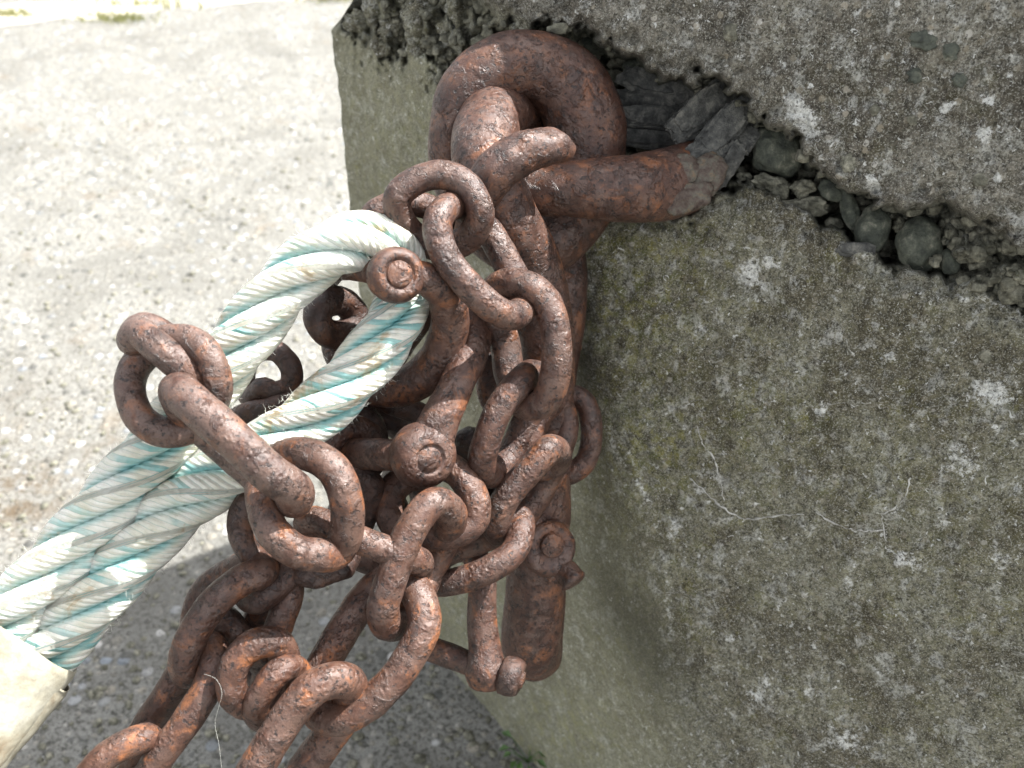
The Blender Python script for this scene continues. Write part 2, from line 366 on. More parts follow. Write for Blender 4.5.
# ------------------------------------------------------------------ ground
def build_ground():
    xs = np.unique(np.concatenate([np.linspace(-40, -4, 10), np.linspace(-4, 3, 120), np.linspace(3, 40, 10)]))
    ys = np.unique(np.concatenate([np.linspace(-20, -1, 8), np.linspace(-1, 6, 120), np.linspace(6, 80, 14)]))
    X, Y = np.meshgrid(xs, ys); Z = np.zeros_like(X)
    for i in range(X.shape[0]):
        for j in range(X.shape[1]):
            x, y = X[i, j], Y[i, j]
            if abs(x) < 4 and -1 < y < 6: Z[i, j] = 0.012*mnoise.noise(Vector((x*1.7, y*1.7, 3.1)))+0.005*mnoise.noise(Vector((x*9, y*9, 1.1)))
    nx = len(xs); Fc = [(i*nx+j, i*nx+j+1, (i+1)*nx+j+1, (i+1)*nx+j) for i in range(len(ys)-1) for j in range(nx-1)]
    st = np.zeros_like(X)
    for (px, py, rx, ry, k) in [(5, 500, .13, .10, .9), (-30, 430, .2, .2, .3)]:
        g = gnd(px, py); st = np.maximum(st, k*np.exp(-((X-g[0])/rx)**2-((Y-g[1])/ry)**2))
    o = link_mesh('ground', np.stack([X, Y, Z], -1).reshape(-1, 3), Fc, M['ground'], loc=(0, 0, 0), attrs=dict(stain=st)); tag(o, kind='structure')
    # pale path strip far off at the top left
    def strip(pts, wd, name, mat, z):
        V, Fc = [], []
        for i, (x, y) in enumerate(pts):
            V += [(x, y-wd/2-0.12, -.03), (x, y-wd/2+0.05*math.sin(i*2.1), z), (x, y+wd/2+0.04*math.sin(i*1.3), z)]
        for i in range(len(pts)-1):
            for q in (0, 1): Fc.append((3*i+q, 3*i+3+q, 3*i+4+q, 3*i+1+q))
        return link_mesh(name, V, Fc, mat, loc=(0, 0, 0))
    A, B = gnd(-150, 30), gnd(330, -12)
    pts = [(A[0]+(B[0]-A[0])*t, A[1]+(B[1]-A[1])*t) for t in np.linspace(-0.5, 1.6, 30)]
    tag(strip(pts, 0.28, 'path', M['path'], 0.016), kind='structure')
    # thin grass along the path
    V, Fc = [], []
    spots = [(8, 18, 30, 4), (115, 22, 45, 4), (150, 8, 60, 4), (330, 1, 40, 4), (60, -4, 90, 4)]
    for (sx, sy, wx, wy) in spots:
        for _ in range(170):
            g = gnd(sx+random.gauss(0, wx*0.45), sy+random.gauss(0, wy*0.5)); a = random.random()*6.28
            h = random.uniform(0.015, 0.05); wdt = 0.004; b = len(V); lx, ly = math.cos(a)*h*0.6, math.sin(a)*h*0.6
            V += [(g[0]-wdt, g[1], 0.01), (g[0]+wdt, g[1], 0.01), (g[0]+lx, g[1]+ly, 0.012+h)]; Fc.append((b, b+1, b+2))
    tag(link_mesh('grass', V, Fc, M['grass'], loc=(0, 0, 0), smooth=False), 'thin yellow green grass along the pale path in the distance', 'grass', kind='stuff')
    # loose gravel that lies on the concrete
    V, Fc = [], []
    ico = bmesh.new(); bmesh.ops.create_icosphere(ico, subdivisions=1, radius=1.0); ico.verts.ensure_lookup_table()
    iv = np.array([v.co[:] for v in ico.verts]); ifc = [tuple(v.index for v in f.verts) for f in ico.faces]; ico.free()
    for _ in range(1500):
        px, py = random.uniform(-60, 520), random.uniform(120, 800)
        g = gnd(px, py); r = 0.003+0.006*random.random()**2
        q = iv*np.array([r*random.uniform(.8, 1.4), r*random.uniform(.8, 1.4), r*0.6])
        a = random.random()*6.28; q = np.stack([q[:, 0]*math.cos(a)-q[:, 1]*math.sin(a), q[:, 0]*math.sin(a)+q[:, 1]*math.cos(a), q[:, 2]], 1)
        q *= (1+0.15*np.random.randn(len(q), 1))
        gz = 0.012*mnoise.noise(Vector((g[0]*1.7, g[1]*1.7, 3.1)))+0.005*mnoise.noise(Vector((g[0]*9, g[1]*9, 1.1)))
        b = len(V); V += (q+np.array([g[0], g[1], gz+r*0.15])).tolist(); Fc += [tuple(i+b for i in f) for f in ifc]
    tag(link_mesh('gravel', V, Fc, M['palepeb'], loc=(0, 0, 0)), 'small stones set in the pebbled concrete ground', 'gravel', kind='stuff')
build_ground()

# ------------------------------------------------------------------ concrete block
def plane(a, b, c):
    n = np.cross(b-a, c-a); n /= np.linalg.norm(n); return n, float(n@a)
def hit(pl, px, py):
    r = ray(px, py); return (pl[1]-pl[0]@CAMP)/(r@pl[0])
PL = plane(at(330, 30, 1.24), at(575, 200, 0.96), gnd(500, 725))
_a = at(590, 350, hit(PL, 590, 350)); _b = at(690, 768, hit(PL, 690, 768))
PR = plane(_a, _b, at(1024, 384, 0.84))
ZTOP = 1.24
def smax(a, b, k): 
    h = np.clip(0.5+0.5*(a-b)/k, 0, 1); return b*(1-h)+a*h+k*h*(1-h)
def wall_d(px, py):
    px = np.asarray(px, float); py = np.asarray(py, float)
    return smax(hit(PL, px, py), hit(PR, px, py), 0.015)
CAV = np.array([(318, 26), (335, -12), (360, -40), (480, -14), (500, 15), (520, 28), (545, 20), (575, 22), (610, 38), (640, 58), (665, 78), (690, 87),
  (703, 73), (724, 75), (745, 98), (765, 118), (800, 140), (825, 165), (850, 186), (890, 204), (930, 198), (965, 208), (1000, 228), (1040, 246), (1250, 320),
  (1250, 400), (1040, 322), (1000, 302), (960, 288), (930, 272), (880, 262), (850, 240), (810, 222), (770, 195), (735, 180), (712, 190), (690, 216), (640, 214),
  (590, 175), (520, 140), (470, 100), (440, 84), (425, 60), (402, 56), (385, 63), (365, 48), (345, 38), (330, 33)], float)
def sdf(poly, X, Y):
    d = np.full(X.shape, 1e9); inside = np.zeros(X.shape, bool); n = len(poly)
    for i in range(n):
        a, b = poly[i], poly[(i+1) % n]; e = b-a
        wx, wy = X-a[0], Y-a[1]; t = np.clip((wx*e[0]+wy*e[1])/(e@e), 0, 1)
        d = np.minimum(d, np.hypot(wx-e[0]*t, wy-e[1]*t))
        c = ((a[1] <= Y) & (b[1] > Y)) | ((b[1] <= Y) & (a[1] > Y))
        with np.errstate(divide='ignore', invalid='ignore'):
            xi = a[0]+(Y-a[1])*e[0]/(e[1] if abs(e[1]) > 1e-9 else 1e-9)
        inside ^= c & (X < xi)
    return np.where(inside, d, -d)
def sstep(x, a, b):
    t = np.clip((x-a)/(b-a), 0, 1); return t*t*(3-2*t)
def noise_arr(P, scale, octv=3, seed=0.0, cell=False):
    out = np.zeros(len(P))
    for i, p in enumerate(P):
        q = Vector(p)*scale+Vector((seed, seed*2, seed*3)); 
        out[i] = mnoise.fractal(q, 0.7, 2.1, octv) if not cell else mnoise.voronoi(q)[0][0]
    return out
def build_block():
    rows = np.concatenate([np.linspace(-1000, -70, 40, endpoint=False), np.linspace(-70, 800, 330), np.linspace(815, 1000, 14)])
    sil = np.array([(-330, 420), (-60, 372), (-14, 362), (2, 352), (14, 344), (30, 331), (60, 335), (100, 340), (180, 347), (210, 350), (400, 372), (600, 400), (768, 424), (1000, 455)], float)
    xl = np.interp(rows, sil[:, 0], sil[:, 1]); xl += np.array([2.0*mnoise.noise(Vector((0, r*0.07, 0.3))) for r in rows])
    NC = 340; tc = np.concatenate([np.linspace(0, 0.86, NC-20, endpoint=False), np.linspace(0.86, 1, 20)])
    X = xl[:, None]+(1290-xl)[:, None]*tc[None, :]; Y = np.repeat(rows[:, None], NC, 1)
    D = wall_d(X, Y); r = ray(X, Y)
    isface = np.ones_like(D, bool)
    P0 = (CAMP+r*D[..., None]).reshape(-1, 3)
    j = noise_arr(P0, 28, 3, 1.0).reshape(D.shape); jf = noise_arr(P0, 90, 3, 5.0).reshape(D.shape)
    sd_ = sdf(CAV, X, Y)+j*9+jf*7
    cav = sstep(sd_, -2, 9)
    deep = 0.011+0.061*sstep(X, 470, 600)*(1-0.25*sstep(X, 800, 950))-0.056*sstep(X, 890, 1010)
    vor = noise_arr(P0, 34, 1, 2.0, True).reshape(D.shape)
    cavd = sstep(sd_, -2, 16)*deep+cav*(vor-0.35)*0.045+cav*jf*0.020
    upper = sstep(-(Y-np.interp(X, [300, 480, 600, 720, 850, 1024, 1300], [-60, 0, 60, 120, 200, 260, 330])), -10, 10)
    face = 0.005*j+0.0022*jf-0.020*upper*(1-cav)
    face += 0.05*sstep(Y, 470, 900)*sstep(X, 640, 400)*0.0
    lip = np.exp(-((sd_+6)/9.0)**2)*0.006*(0.5+jf)
    # left end of the broken ledge recedes
    D2 = D+np.where(isface, cavd+face+lip, 0.002*jf)
    P = CAMP+r*D2[..., None]
    e = np.maximum(P[..., 2]-ZTOP, 0); P[..., 2] -= e      # level top of the block, running back
    P[..., 0] += e*0.9; P[..., 1] = np.where(e > 0, np.minimum(P[..., 1]+e*4, 1.46), P[..., 1])
    # attributes
    lich = np.zeros_like(D)
    for (cx, cy, rx, ry, ang, s) in [(750, 272, 11, 14, 0, 1), (768, 263, 10, 6, .4, .9), (764, 285, 6, 8, 0, .7), (802, 116, 9, 20, -.6, 1.5), (874, 186, 6, 10, -.5, 1.3), (984, 134, 7, 7, 0, 1.2), (946, 108, 9, 4, -.6, 1.1), (990, 100, 6, 5, 0, 1.1), (997, 178, 4, 6, 0, 1.1), (1000, 305, 40, 10, .3, .45), (960, 298, 40, 9, .2, .4), (992, 391, 24, 15, .1, .85), (963, 462, 22, 20, .4, .6), (890, 357, 9, 6, 0, .7),
          (1003, 300, 12, 9, 0, .5), (905, 560, 22, 9, .4, .7), (760, 690, 10, 22, .5, .6), (845, 740, 20, 14, .4, .6), (700, 560, 7, 20, .3, .5), (675, 530, 5, 16, .3, .7), (905, 515, 25, 10, .2, .35), (850, 585, 8, 8, 0, .6),
          (780, 450, 18, 14, 0, .35), (960, 640, 14, 10, .4, .5), (1000, 560, 18, 14, .4, .45), (700, 330, 12, 8, 0, .5), (820, 410, 10, 8, 0, .55), (590, 415, 6, 18, .5, .5), (640, 485, 5, 40, -.3, .5), (612, 440, 5, 26, -.45, .5),
          (668, 600, 4, 50, -.12, .5), (684, 690, 4, 36, -.14, .45), (840, 60, 40, 26, .3, .3), (700, 25, 40, 20, .3, .3), (930, 130, 25, 18, 0, .3)]:
        c_, s_ = math.cos(ang), math.sin(ang); u = (X-cx)*c_+(Y-cy)*s_; v = -(X-cx)*s_+(Y-cy)*c_
        lich = np.maximum(lich, s*np.exp(-((u/rx)**2+(v/ry)**2)*0.7))
    rs = random.Random(11)      # many small lichen spots, denser to the right
    for _ in range(85):
        cx, cy = 1030-330*rs.random()**1.3, rs.uniform(-10, 770); rr = rs.uniform(1.3, 4.0)*rs.choice((.7, 1, 1, 1.5)); s_ = rs.uniform(.35, .85)
        m_ = (np.abs(X-cx) < 20) & (np.abs(Y-cy) < 20)
        lich[m_] = np.maximum(lich[m_], s_*np.exp(-(((X[m_]-cx)/rr)**2+((Y[m_]-cy)/(rr*rs.uniform(.7, 1.5)))**2)*0.6))
    moss = np.zeros_like(D)
    for (cx, cy, rx, ry, s) in [(635, 300, 75, 110, 1.0), (645, 450, 70, 80, .95), (560, 735, 60, 45, 1.0), (400, 150, 60, 90, .55), (760, 430, 90, 90, .45), (640, 640, 60, 120, .4), (930, 500, 120, 120, .35), (880, 100, 120, 60, .4), (450, 620, 60, 60, .6)]:
        moss = np.maximum(moss, s*np.exp(-(((X-cx)/rx)**2+((Y-cy)/ry)**2)))
    dark_patch = np.zeros_like(D)  # soft darker patches on the wall, the largest a diagonal band
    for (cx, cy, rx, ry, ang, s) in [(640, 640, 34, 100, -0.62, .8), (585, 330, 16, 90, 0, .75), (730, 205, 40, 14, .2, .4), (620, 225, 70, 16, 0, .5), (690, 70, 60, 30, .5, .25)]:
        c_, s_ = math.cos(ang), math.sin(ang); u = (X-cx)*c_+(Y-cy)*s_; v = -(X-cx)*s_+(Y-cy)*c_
        dark_patch = np.maximum(dark_patch, s*np.exp(-((u/rx)**2+(v/ry)**2)))
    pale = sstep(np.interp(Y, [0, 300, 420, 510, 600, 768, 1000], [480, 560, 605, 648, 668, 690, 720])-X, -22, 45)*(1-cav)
    nr, nc = D.shape
    V = P.reshape(-1, 3).tolist(); Fc = [(i*nc+j_, i*nc+j_+1, (i+1)*nc+j_+1, (i+1)*nc+j_)[::-1] for i in range(nr-1) for j_ in range(nc-1)]
    extra = {k: a.ravel().tolist() for k, a in dict(lichen=lich, moss=moss, dark_patch=dark_patch, cavity=np.clip(cav*1.0, 0, 1)*np.where(isface, 1, 0)*(1-0.45*sstep(X, 860, 960))*(1-0.75*sstep(X, 520, 460)), pale=pale, slab=upper).items()}
    def addv(p):
        V.append(list(p))
        for k in extra: extra[k].append(0.0)
        return len(V)-1
    # hidden sides: left end going back, skirt to the ground, right end
    back = np.array([0.86, 0.5, 0.0])*0.55
    Lb = [addv(P[i, 0]+back*1.0+np.array([0, 0, 0])) for i in range(nr)]
    for i in range(nr-1): Fc.append((i*nc, Lb[i], Lb[i+1], (i+1)*nc)[::-1])
    sk = [addv((P[nr-1, j_, 0], P[nr-1, j_, 1]-0.02, -0.08)) for j_ in range(nc)]
    for j_ in range(nc-1): Fc.append(((nr-1)*nc+j_, (nr-1)*nc+j_+1, sk[j_+1], sk[j_])[::-1])
    rdir = np.cross(PR[0], [0, 0, 1.0]); rdir /= np.linalg.norm(rdir); rdir = rdir*(1 if rdir[0] > 0 else -1)*0.5
    Rb = [addv(P[i, nc-1]+rdir) for i in range(nr)]
    for i in range(nr-1): Fc.append((i*nc+nc-1, (i+1)*nc+nc-1, Rb[i+1], Rb[i]))
    s2 = addv((V[Rb[-1]][0], V[Rb[-1]][1], -0.08)); Fc.append((nr*nc-1, sk[-1], s2, Rb[-1]))
    root = empty('concrete_block', (0.3, 0.95, 0)); tag(root, 'weathered grey concrete block with a broken crack across it, mossy and lichened', 'concrete block')
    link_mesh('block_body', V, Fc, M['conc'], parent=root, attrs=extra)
    return root, D2, rows, xl, tc
BLOCK, SURF_D, SURF_R, SURF_X, SURF_T = build_block()
def surf_d(px, py):
    i = float(np.interp(py, SURF_R, np.arange(len(SURF_R)))); i0 = min(int(i), len(SURF_R)-2); f = i-i0; out = 0
    for k, wgt in ((i0, 1-f), (i0+1, f)):
        out += wgt*float(np.interp((px-SURF_X[k])/(1290-SURF_X[k]), SURF_T, SURF_D[k]))
    return out

ICO = bmesh.new(); bmesh.ops.create_icosphere(ICO, subdivisions=4, radius=1.0); ICO.verts.ensure_lookup_table()
IV = np.array([v.co[:] for v in ICO.verts]); IFC = [tuple(v.index for v in f.verts) for f in ICO.faces]; ICO.free()
RGT = np.array([1.0, 0, 0]); UPV = np.array([0, sP, cP]); FWD = np.array([0, cP, -sP])
def stone(name, px, py, d, rx, ry, ang, mat, parent, amp=0.12, freq=1.4, depth=None, flat=0.0):
    k = d/F; s = random.random()*40; q = IV.copy()
    for i in range(len(q)):
        p = Vector(q[i])*freq+Vector((s, s*.3, 0)); q[i] *= 1+amp*(mnoise.noise(p)+0.5*mnoise.noise(p*2.2)+.25*mnoise.noise(p*4.7))
    a = -math.radians(ang); u = q[:, 0]*rx*k; v = q[:, 1]*ry*k
    dz = q[:, 2]*(depth if depth else min(rx, ry)*0.9)*k
    x, y = u*math.cos(a)-v*math.sin(a), u*math.sin(a)+v*math.cos(a)
    V = at(px, py, d)+x[:, None]*RGT+y[:, None]*UPV+dz[:, None]*FWD
    return link_mesh(name, V, IFC, mat, parent=parent)
def shard(px, py, d, rx, ry, ang, mat, parent, name='slate_shard', th=0.007, tilt=(0, 0)):
    """broken slate: a stack of thin jagged plates"""
    k = d/F; parts = []; nl = 6; n = 34; sd0 = random.random()*40
    for l in range(nl):
        s = sd0+l*1.7; rim = []; ox, oy = random.uniform(-.10, .10)*rx, random.uniform(-.12, .12)*ry; ra = math.radians(-ang+random.uniform(-5, 5))
        for i in range(n):
            t = 2*math.pi*i/n; c, sn = math.cos(t), math.sin(t)
            rr = 1+0.20*mnoise.noise(Vector((c*1.2+sd0, sn*1.2, 0)))+0.13*mnoise.noise(Vector((c*4+s, sn*4, 1)))+0.05*random.uniform(-1, 1)
            c, sn = math.copysign(abs(c)**0.6, c), math.copysign(abs(sn)**0.6, sn); f = (1.0-0.10*abs(l-3))*rr
            u, v = c*rx*f+ox, sn*ry*f+oy; rim.append((u*math.cos(ra)-v*math.sin(ra), u*math.sin(ra)+v*math.cos(ra)))
        V = []; t0 = -th/2+th*l/nl
        for lev in (0, 1):
            for (x, y) in rim: V.append((x*k, y*k, t0+lev*th/nl*0.8+0.0006*mnoise.noise(Vector((x*.2, y*.2, s)))))
            V.append((ox*k, oy*k, t0+lev*th/nl*0.8+(-0.0007 if lev == 0 else 0.0007)))
        m = n+1; fc = [(i, (i+1) % n, m+(i+1) % n, m+i) for i in range(n)]
        fc += [((i+1) % n, i, n) for i in range(n)]+[(m+i, m+(i+1) % n, m+n) for i in range(n)]
        parts.append((np.array(V), fc))
    V, Fc = join(parts); x, y, z = V[:, 0], V[:, 1], V[:, 2]+V[:, 0]*tilt[0]+V[:, 1]*tilt[1]
    W = at(px, py, d)+x[:, None]*RGT+y[:, None]*UPV+z[:, None]*FWD
    return link_mesh(name, W, Fc, mat, parent=parent, smooth=False)
# pebbles bedded in the open crack
for (px, py, rx, ry, ang, dd, m) in [(778, 152, 27, 23, 20, 0.03, 'pebble'), (873, 229, 17, 23, 0, 0.022, 'pebble'), (918, 244, 23, 27, -8, 0.022, 'pebble'), (851, 212, 9, 22, -15, 0.025, 'pebble'), (836, 190, 19, 11, 10, 0.03, 'pebble'),
    (803, 188, 11, 9, 0, 0.02, 'palepeb'), (950, 262, 9, 13, -15, 0.018, 'pebble'), (772, 184, 18, 8, 10, 0.018, 'palepeb'), (806, 208, 22, 10, 0, 0.018, 'palepeb'), (900, 226, 6, 7, 0, 0.03, 'palepeb'), (962, 240, 10, 10, 0, 0.03, 'palepeb'),
    (985, 262, 12, 8, 20, 0.022, 'palepeb'), (426, 16, 20, 19, 0, 0.022, 'palepeb'), (420, 40, 16, 14, 10, 0.02, 'palepeb'), (395, 28, 15, 11, 0, 0.024, 'palepeb'), (380, 10, 17, 12, 20, 0.024, 'palepeb'), (455, 30, 17, 13, 20, 0.03, 'palepeb'), (462, 10, 18, 14, 0, 0.026, 'palepeb'), (385, 46, 14, 9, 10, 0.016, 'palepeb'), (360, 22, 15, 10, 0, 0.018, 'palepeb'),
    (590, 40, 24, 14, 20, 0.06, 'pebble'), (560, 25, 15, 10, 0, 0.045, 'palepeb'), (640, 70, 18, 11, 15, 0.06, 'pebble'), (520, 44, 15, 9, 5, 0.05, 'palepeb'), (703, 80, 14, 11, 15, 0.03, 'palepeb'), (890, 205, 12, 6, 10, .03, 'palepeb'), (760, 125, 14, 9, 30, .045, 'pebble')]:
    d = float(wall_d(px, py))+dd
    stone('pebble', px, py, d+(0.004 if px < 560 else 0.005), rx, ry, ang, M['conc'] if (m == 'palepeb' and px < 560) else M[m], BLOCK, 0.50 if m == 'palepeb' else 0.22, 1.6 if m == 'palepeb' else 1.0)
for (px, py, rx, ry, ang, dd, m) in [(655, 82, 38, 12, 12, 0.05, 'slate'), (650, 100, 44, 10, 4, 0.05, 'slate'), (655, 118, 46, 11, 0, 0.048, 'slate'), (640, 138, 40, 9, 3, 0.045, 'slate'), (700, 112, 40, 17, -38, 0.018, 'slate'), (722, 130, 38, 15, -45, 0.012, 'slate'),
    (710, 150, 30, 14, -30, 0.005, 'slate'), (728, 165, 22, 10, -60, 0.012, 'slate'), (853, 250, 20, 7, 5, 0.004, 'slate'), (745, 140, 16, 12, -50, .025, 'slate')]:
    shard(px, py, float(wall_d(px, py))+dd, rx, ry, ang, M[m], BLOCK, th=random.uniform(.008, .014), tilt=(random.uniform(-.4, .4), random.uniform(-.7, .1)))
V, Fc = [], []
_ic = bmesh.new(); bmesh.ops.create_icosphere(_ic, subdivisions=2, radius=1.0); _ic.verts.ensure_lookup_table()
_iv = np.array([v.co[:] for v in _ic.verts]); _if = [tuple(v.index for v in f.verts) for f in _ic.faces]; _ic.free()
while len(V) < 900*len(_iv):
    px, py = random.uniform(330, 1040), random.uniform(-20, 330)
    if sdf(CAV, np.array([px]), np.array([py]))[0] < (6 if px > 480 else 2): continue
    if px < np.interp(py, [-20, 2, 14, 30, 60], [368, 358, 350, 340, 344]): continue
    r_ = random.uniform(2.0, 8.5) if px > 480 else random.uniform(2, 6); k = surf_d(px, py); q = _iv.copy(); s = random.random()*60
    for i in range(len(q)): q[i] = np.sign(q[i])*np.abs(q[i])**0.7*(1+0.6*mnoise.noise(Vector(q[i])*1.6+Vector((s, 0, 0))))
    q *= np.array([random.uniform(.7, 1.4), random.uniform(.6, 1.1), .8])*r_*k/F; b = len(V)
    V += (at(px, py, k+0.001)+q[:, :1]*RGT+q[:, 1:2]*UPV+q[:, 2:]*FWD).tolist(); Fc += [tuple(i+b for i in f) for f in _if]
o = link_mesh('rubble', V, Fc, M['palepeb'], parent=BLOCK); o['kind'] = 'stuff'
# aggregate stones proud of the slab face and white shells
for (px, py, rx, ry, ang, m) in [(925, 40, 14, 9, 0, 'pebble'), (950, 52, 8, 9, 0, 'pebble'), (732, 32, 9, 9, 0, 'palepeb'), (915, 75, 7, 8, 0, 'pebble'), (848, 163, 7, 9, 0, 'palepeb'), (912, 120, 5, 5, 0, 'palepeb'), (980, 180, 7, 6, 0, 'palepeb'), (985, 355, 6, 7, 0, 'palepeb'), (875, 110, 5, 5, 0, 'palepeb'), (960, 80, 7, 7, 0, 'pebble')]:
    stone('aggregate_stone', px, py, surf_d(px, py)-0.001, rx, ry, ang, M[m], BLOCK, 0.4, 1.8, depth=3)
# pale hairline cracks
def crack(pts, r):
    P = []
    Q = catmull(np.array([(x, y, r) for x, y in pts], float), False, 10)
    for i, (x, y, rr) in enumerate(Q):
        x += 2.2*mnoise.noise(Vector((i*0.55, x*0.01, 0))); y += 2.2*mnoise.noise(Vector((i*0.55, 7, y*0.01)))
        d = surf_d(x, y)-0.0002
        P.append([*at(x, y, d), rr*0.68*(0.25+1.6*abs(mnoise.noise(Vector((i*.37, 3, x*.02)))))*d/F])
    V, Fc = tube(np.array(P), seg=6, step=0.003, amp=0.0006, scale=200); link_mesh('hairline_crack', V, Fc, M['crack'], parent=BLOCK)
crack([(690, 478), (705, 492), (722, 507), (745, 519), (775, 516), (803, 514)], 1.8)
crack([(816, 512), (832, 522), (850, 529), (868, 531), (883, 530)], 1.7)
crack([(886, 548), (884, 530), (882, 516), (893, 509), (905, 497), (910, 478)], 1.5)
crack([(697, 425), (703, 445), (715, 462), (724, 500)], 1.1)

# weed in the joint at the foot of the block
def weed():
    b = gnd(528, 762); root = empty('weed', b); tag(root, 'small green weed sprouting at the foot of the concrete block', 'weed')
    for k in range(11):
        a = random.random()*6.28; h = random.uniform(.02, .045); s = random.uniform(.006, .010)
        c = b+np.array([math.cos(a)*0.022-0.005, math.sin(a)*0.022, h]); V = []
        dx, dy = math.cos(a), math.sin(a)
        V = [c, c+np.array([dx*s-dy*s*.6, dy*s+dx*s*.6, .003]), c+np.array([dx*s*2, dy*s*2, -.002]), c+np.array([dx*s+dy*s*.6, dy*s-dx*s*.6, .003])]
        st, sf = tube(np.array([[*b, .0008], [*(b*0.4+c*0.6), .0007], [*c, .0006]]), seg=5, step=.005, amp=0)
        link_mesh('stem', st, sf, M['leaf'], parent=root)
        link_mesh('leaf', V, [(0, 1, 2), (0, 2, 3)], M['leaf'], parent=root, smooth=False)
weed()

# ------------------------------------------------------------------ iron
RUST = M['rust']
def clr(o=0.25, d=0.0, wn=0.2): return (o, d, wn, 1)  # orange rust, painted shade, wear with painted sun brightness
# big eye bent from thick bar, its shank running into the crack
def mooring_eye():
    root = empty('mooring_eye', at(540, 150, 0.93)); tag(root, 'big thick rusty iron eye with a bar running into the crack of the concrete block', 'mooring ring')
    L = [(452, 165, 0, 22), (453, 125, -1, 24), (468, 92, -1.5, 30), (500, 70, -1.5, 34), (535, 67, -1, 35), (566, 84, 0, 39), (583, 118, 1, 41), (585, 160, 2, 40), (578, 205, 3, 36), (548, 242, 3, 32), (505, 240, 2, 30), (468, 208, 1, 26)]
    V, Fc = tube(px_pts(L, 0.93, 30), True, 40, 0.004, 0.0012, 28, 3); link_mesh('ring', V, Fc, RUST, parent=root, color=clr(.25))
    L = [(505, 190, -1, 20), (530, 189, -3, 25), (570, 189, -4, 28), (610, 189, -4, 32), (640, 188, -3.5, 35), (672, 183, -1, 36), (700, 168, 3, 33), (725, 140, 8, 28), (745, 112, 14, 24)]
    V, Fc = tube(px_pts(L, 0.93, 30), False, 36, 0.004, 0.0016, 30, 9); bar = link_mesh('anchor_bar', V, Fc, RUST, parent=root, color=clr(.35))
    for (px, py, d, rx, ry, ang) in [(687, 198, .886, 28, 14, -20), (704, 176, .893, 27, 19, -48), (680, 172, .889, 20, 17, -10)]:
        stone('scale_flake', px, py, d, rx, ry, ang, M['scale'], bar, 0.22, 1.5, depth=9)
mooring_eye()

LINKS = 'rusty chain links'
def link(pts, d0, r, label, col=0.25, dk=0.0, amp=0.0006, seg=24, wn=0.2):
    V, Fc = tube(px_pts(pts, d0, r), True, seg, 0.0028, amp, 62, 5)
    o = link_mesh('chain_link', V, Fc, RUST, color=clr(col, dk, wn)); return tag(o, label, 'chain link', LINKS)

def long_link():
    root_pts = [(505, 112, 4, 32), (488, 128, -1, 33), (486, 165, -4, 33), (505, 215, -3, 32), (530, 265, 0, 31), (545, 330, 2, 29), (545, 420, 4, 28), (541, 520, 7, 29), (534, 600, 10, 30), (531, 640, 12, 30),
                (536, 650, 17, 27), (540, 600, 19, 25), (545, 500, 17, 24), (552, 380, 13, 24), (562, 290, 10, 26), (552, 210, 9.5, 27), (530, 140, 8, 28)]
    V, Fc = tube(px_pts(root_pts, 0.90, 30), True, 36, 0.005, 0.0012, 26, 2)
    tag(link_mesh('long_link', V, Fc, RUST, color=clr(.3)), 'long heavy rusty link hanging from the big eye, its round foot showing low down', 'long link')
long_link()
def torn_link():
    L = [(570, 153, .2, 9), (558, 148, -.4, 16), (540, 148, -1, 20), (520, 154, -1.4, 22), (502, 166, -1.6, 22), (487, 184, -1.2, 21), (478, 208, 0, 18), (480, 235, 2, 16)]
    V, Fc = tube(px_pts(L, 0.84, 18), False, 26, 0.003, 0.0022, 70, 4)
    tag(link_mesh('broken_hook', V, Fc, RUST, color=clr(.08)), 'greyish corroded hook with a torn jagged end over the anchor bar', 'hook')
torn_link()

# --- upper chain
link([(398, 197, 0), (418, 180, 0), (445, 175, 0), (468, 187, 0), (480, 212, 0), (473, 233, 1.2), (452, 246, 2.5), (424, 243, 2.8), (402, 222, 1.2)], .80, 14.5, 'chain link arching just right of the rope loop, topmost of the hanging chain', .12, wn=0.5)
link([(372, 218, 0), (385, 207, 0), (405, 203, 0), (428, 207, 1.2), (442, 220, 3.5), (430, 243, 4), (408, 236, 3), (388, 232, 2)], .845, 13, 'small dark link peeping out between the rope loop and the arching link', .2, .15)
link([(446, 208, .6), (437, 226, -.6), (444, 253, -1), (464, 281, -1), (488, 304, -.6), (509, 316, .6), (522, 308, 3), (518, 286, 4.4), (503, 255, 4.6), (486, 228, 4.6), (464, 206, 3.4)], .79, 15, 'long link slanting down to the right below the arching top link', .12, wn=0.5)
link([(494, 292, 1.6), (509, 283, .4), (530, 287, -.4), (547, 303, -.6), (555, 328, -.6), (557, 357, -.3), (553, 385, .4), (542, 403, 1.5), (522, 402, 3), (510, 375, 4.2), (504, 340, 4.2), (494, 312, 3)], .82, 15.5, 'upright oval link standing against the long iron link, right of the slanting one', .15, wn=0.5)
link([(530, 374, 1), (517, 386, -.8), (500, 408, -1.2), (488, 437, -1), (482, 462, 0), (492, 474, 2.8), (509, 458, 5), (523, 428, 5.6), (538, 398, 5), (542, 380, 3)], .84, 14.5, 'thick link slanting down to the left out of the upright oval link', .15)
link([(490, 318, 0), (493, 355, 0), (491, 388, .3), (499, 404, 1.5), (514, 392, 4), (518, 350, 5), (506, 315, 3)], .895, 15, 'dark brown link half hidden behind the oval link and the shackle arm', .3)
link([(534, 430, 0), (545, 410, 1), (556, 404, 2.5), (566, 420, 3), (560, 450, 2.5), (545, 468, 1.2), (530, 458, 0)], .90, 13, 'brown link tucked behind the thick slanting link beside the small end ring', .4)
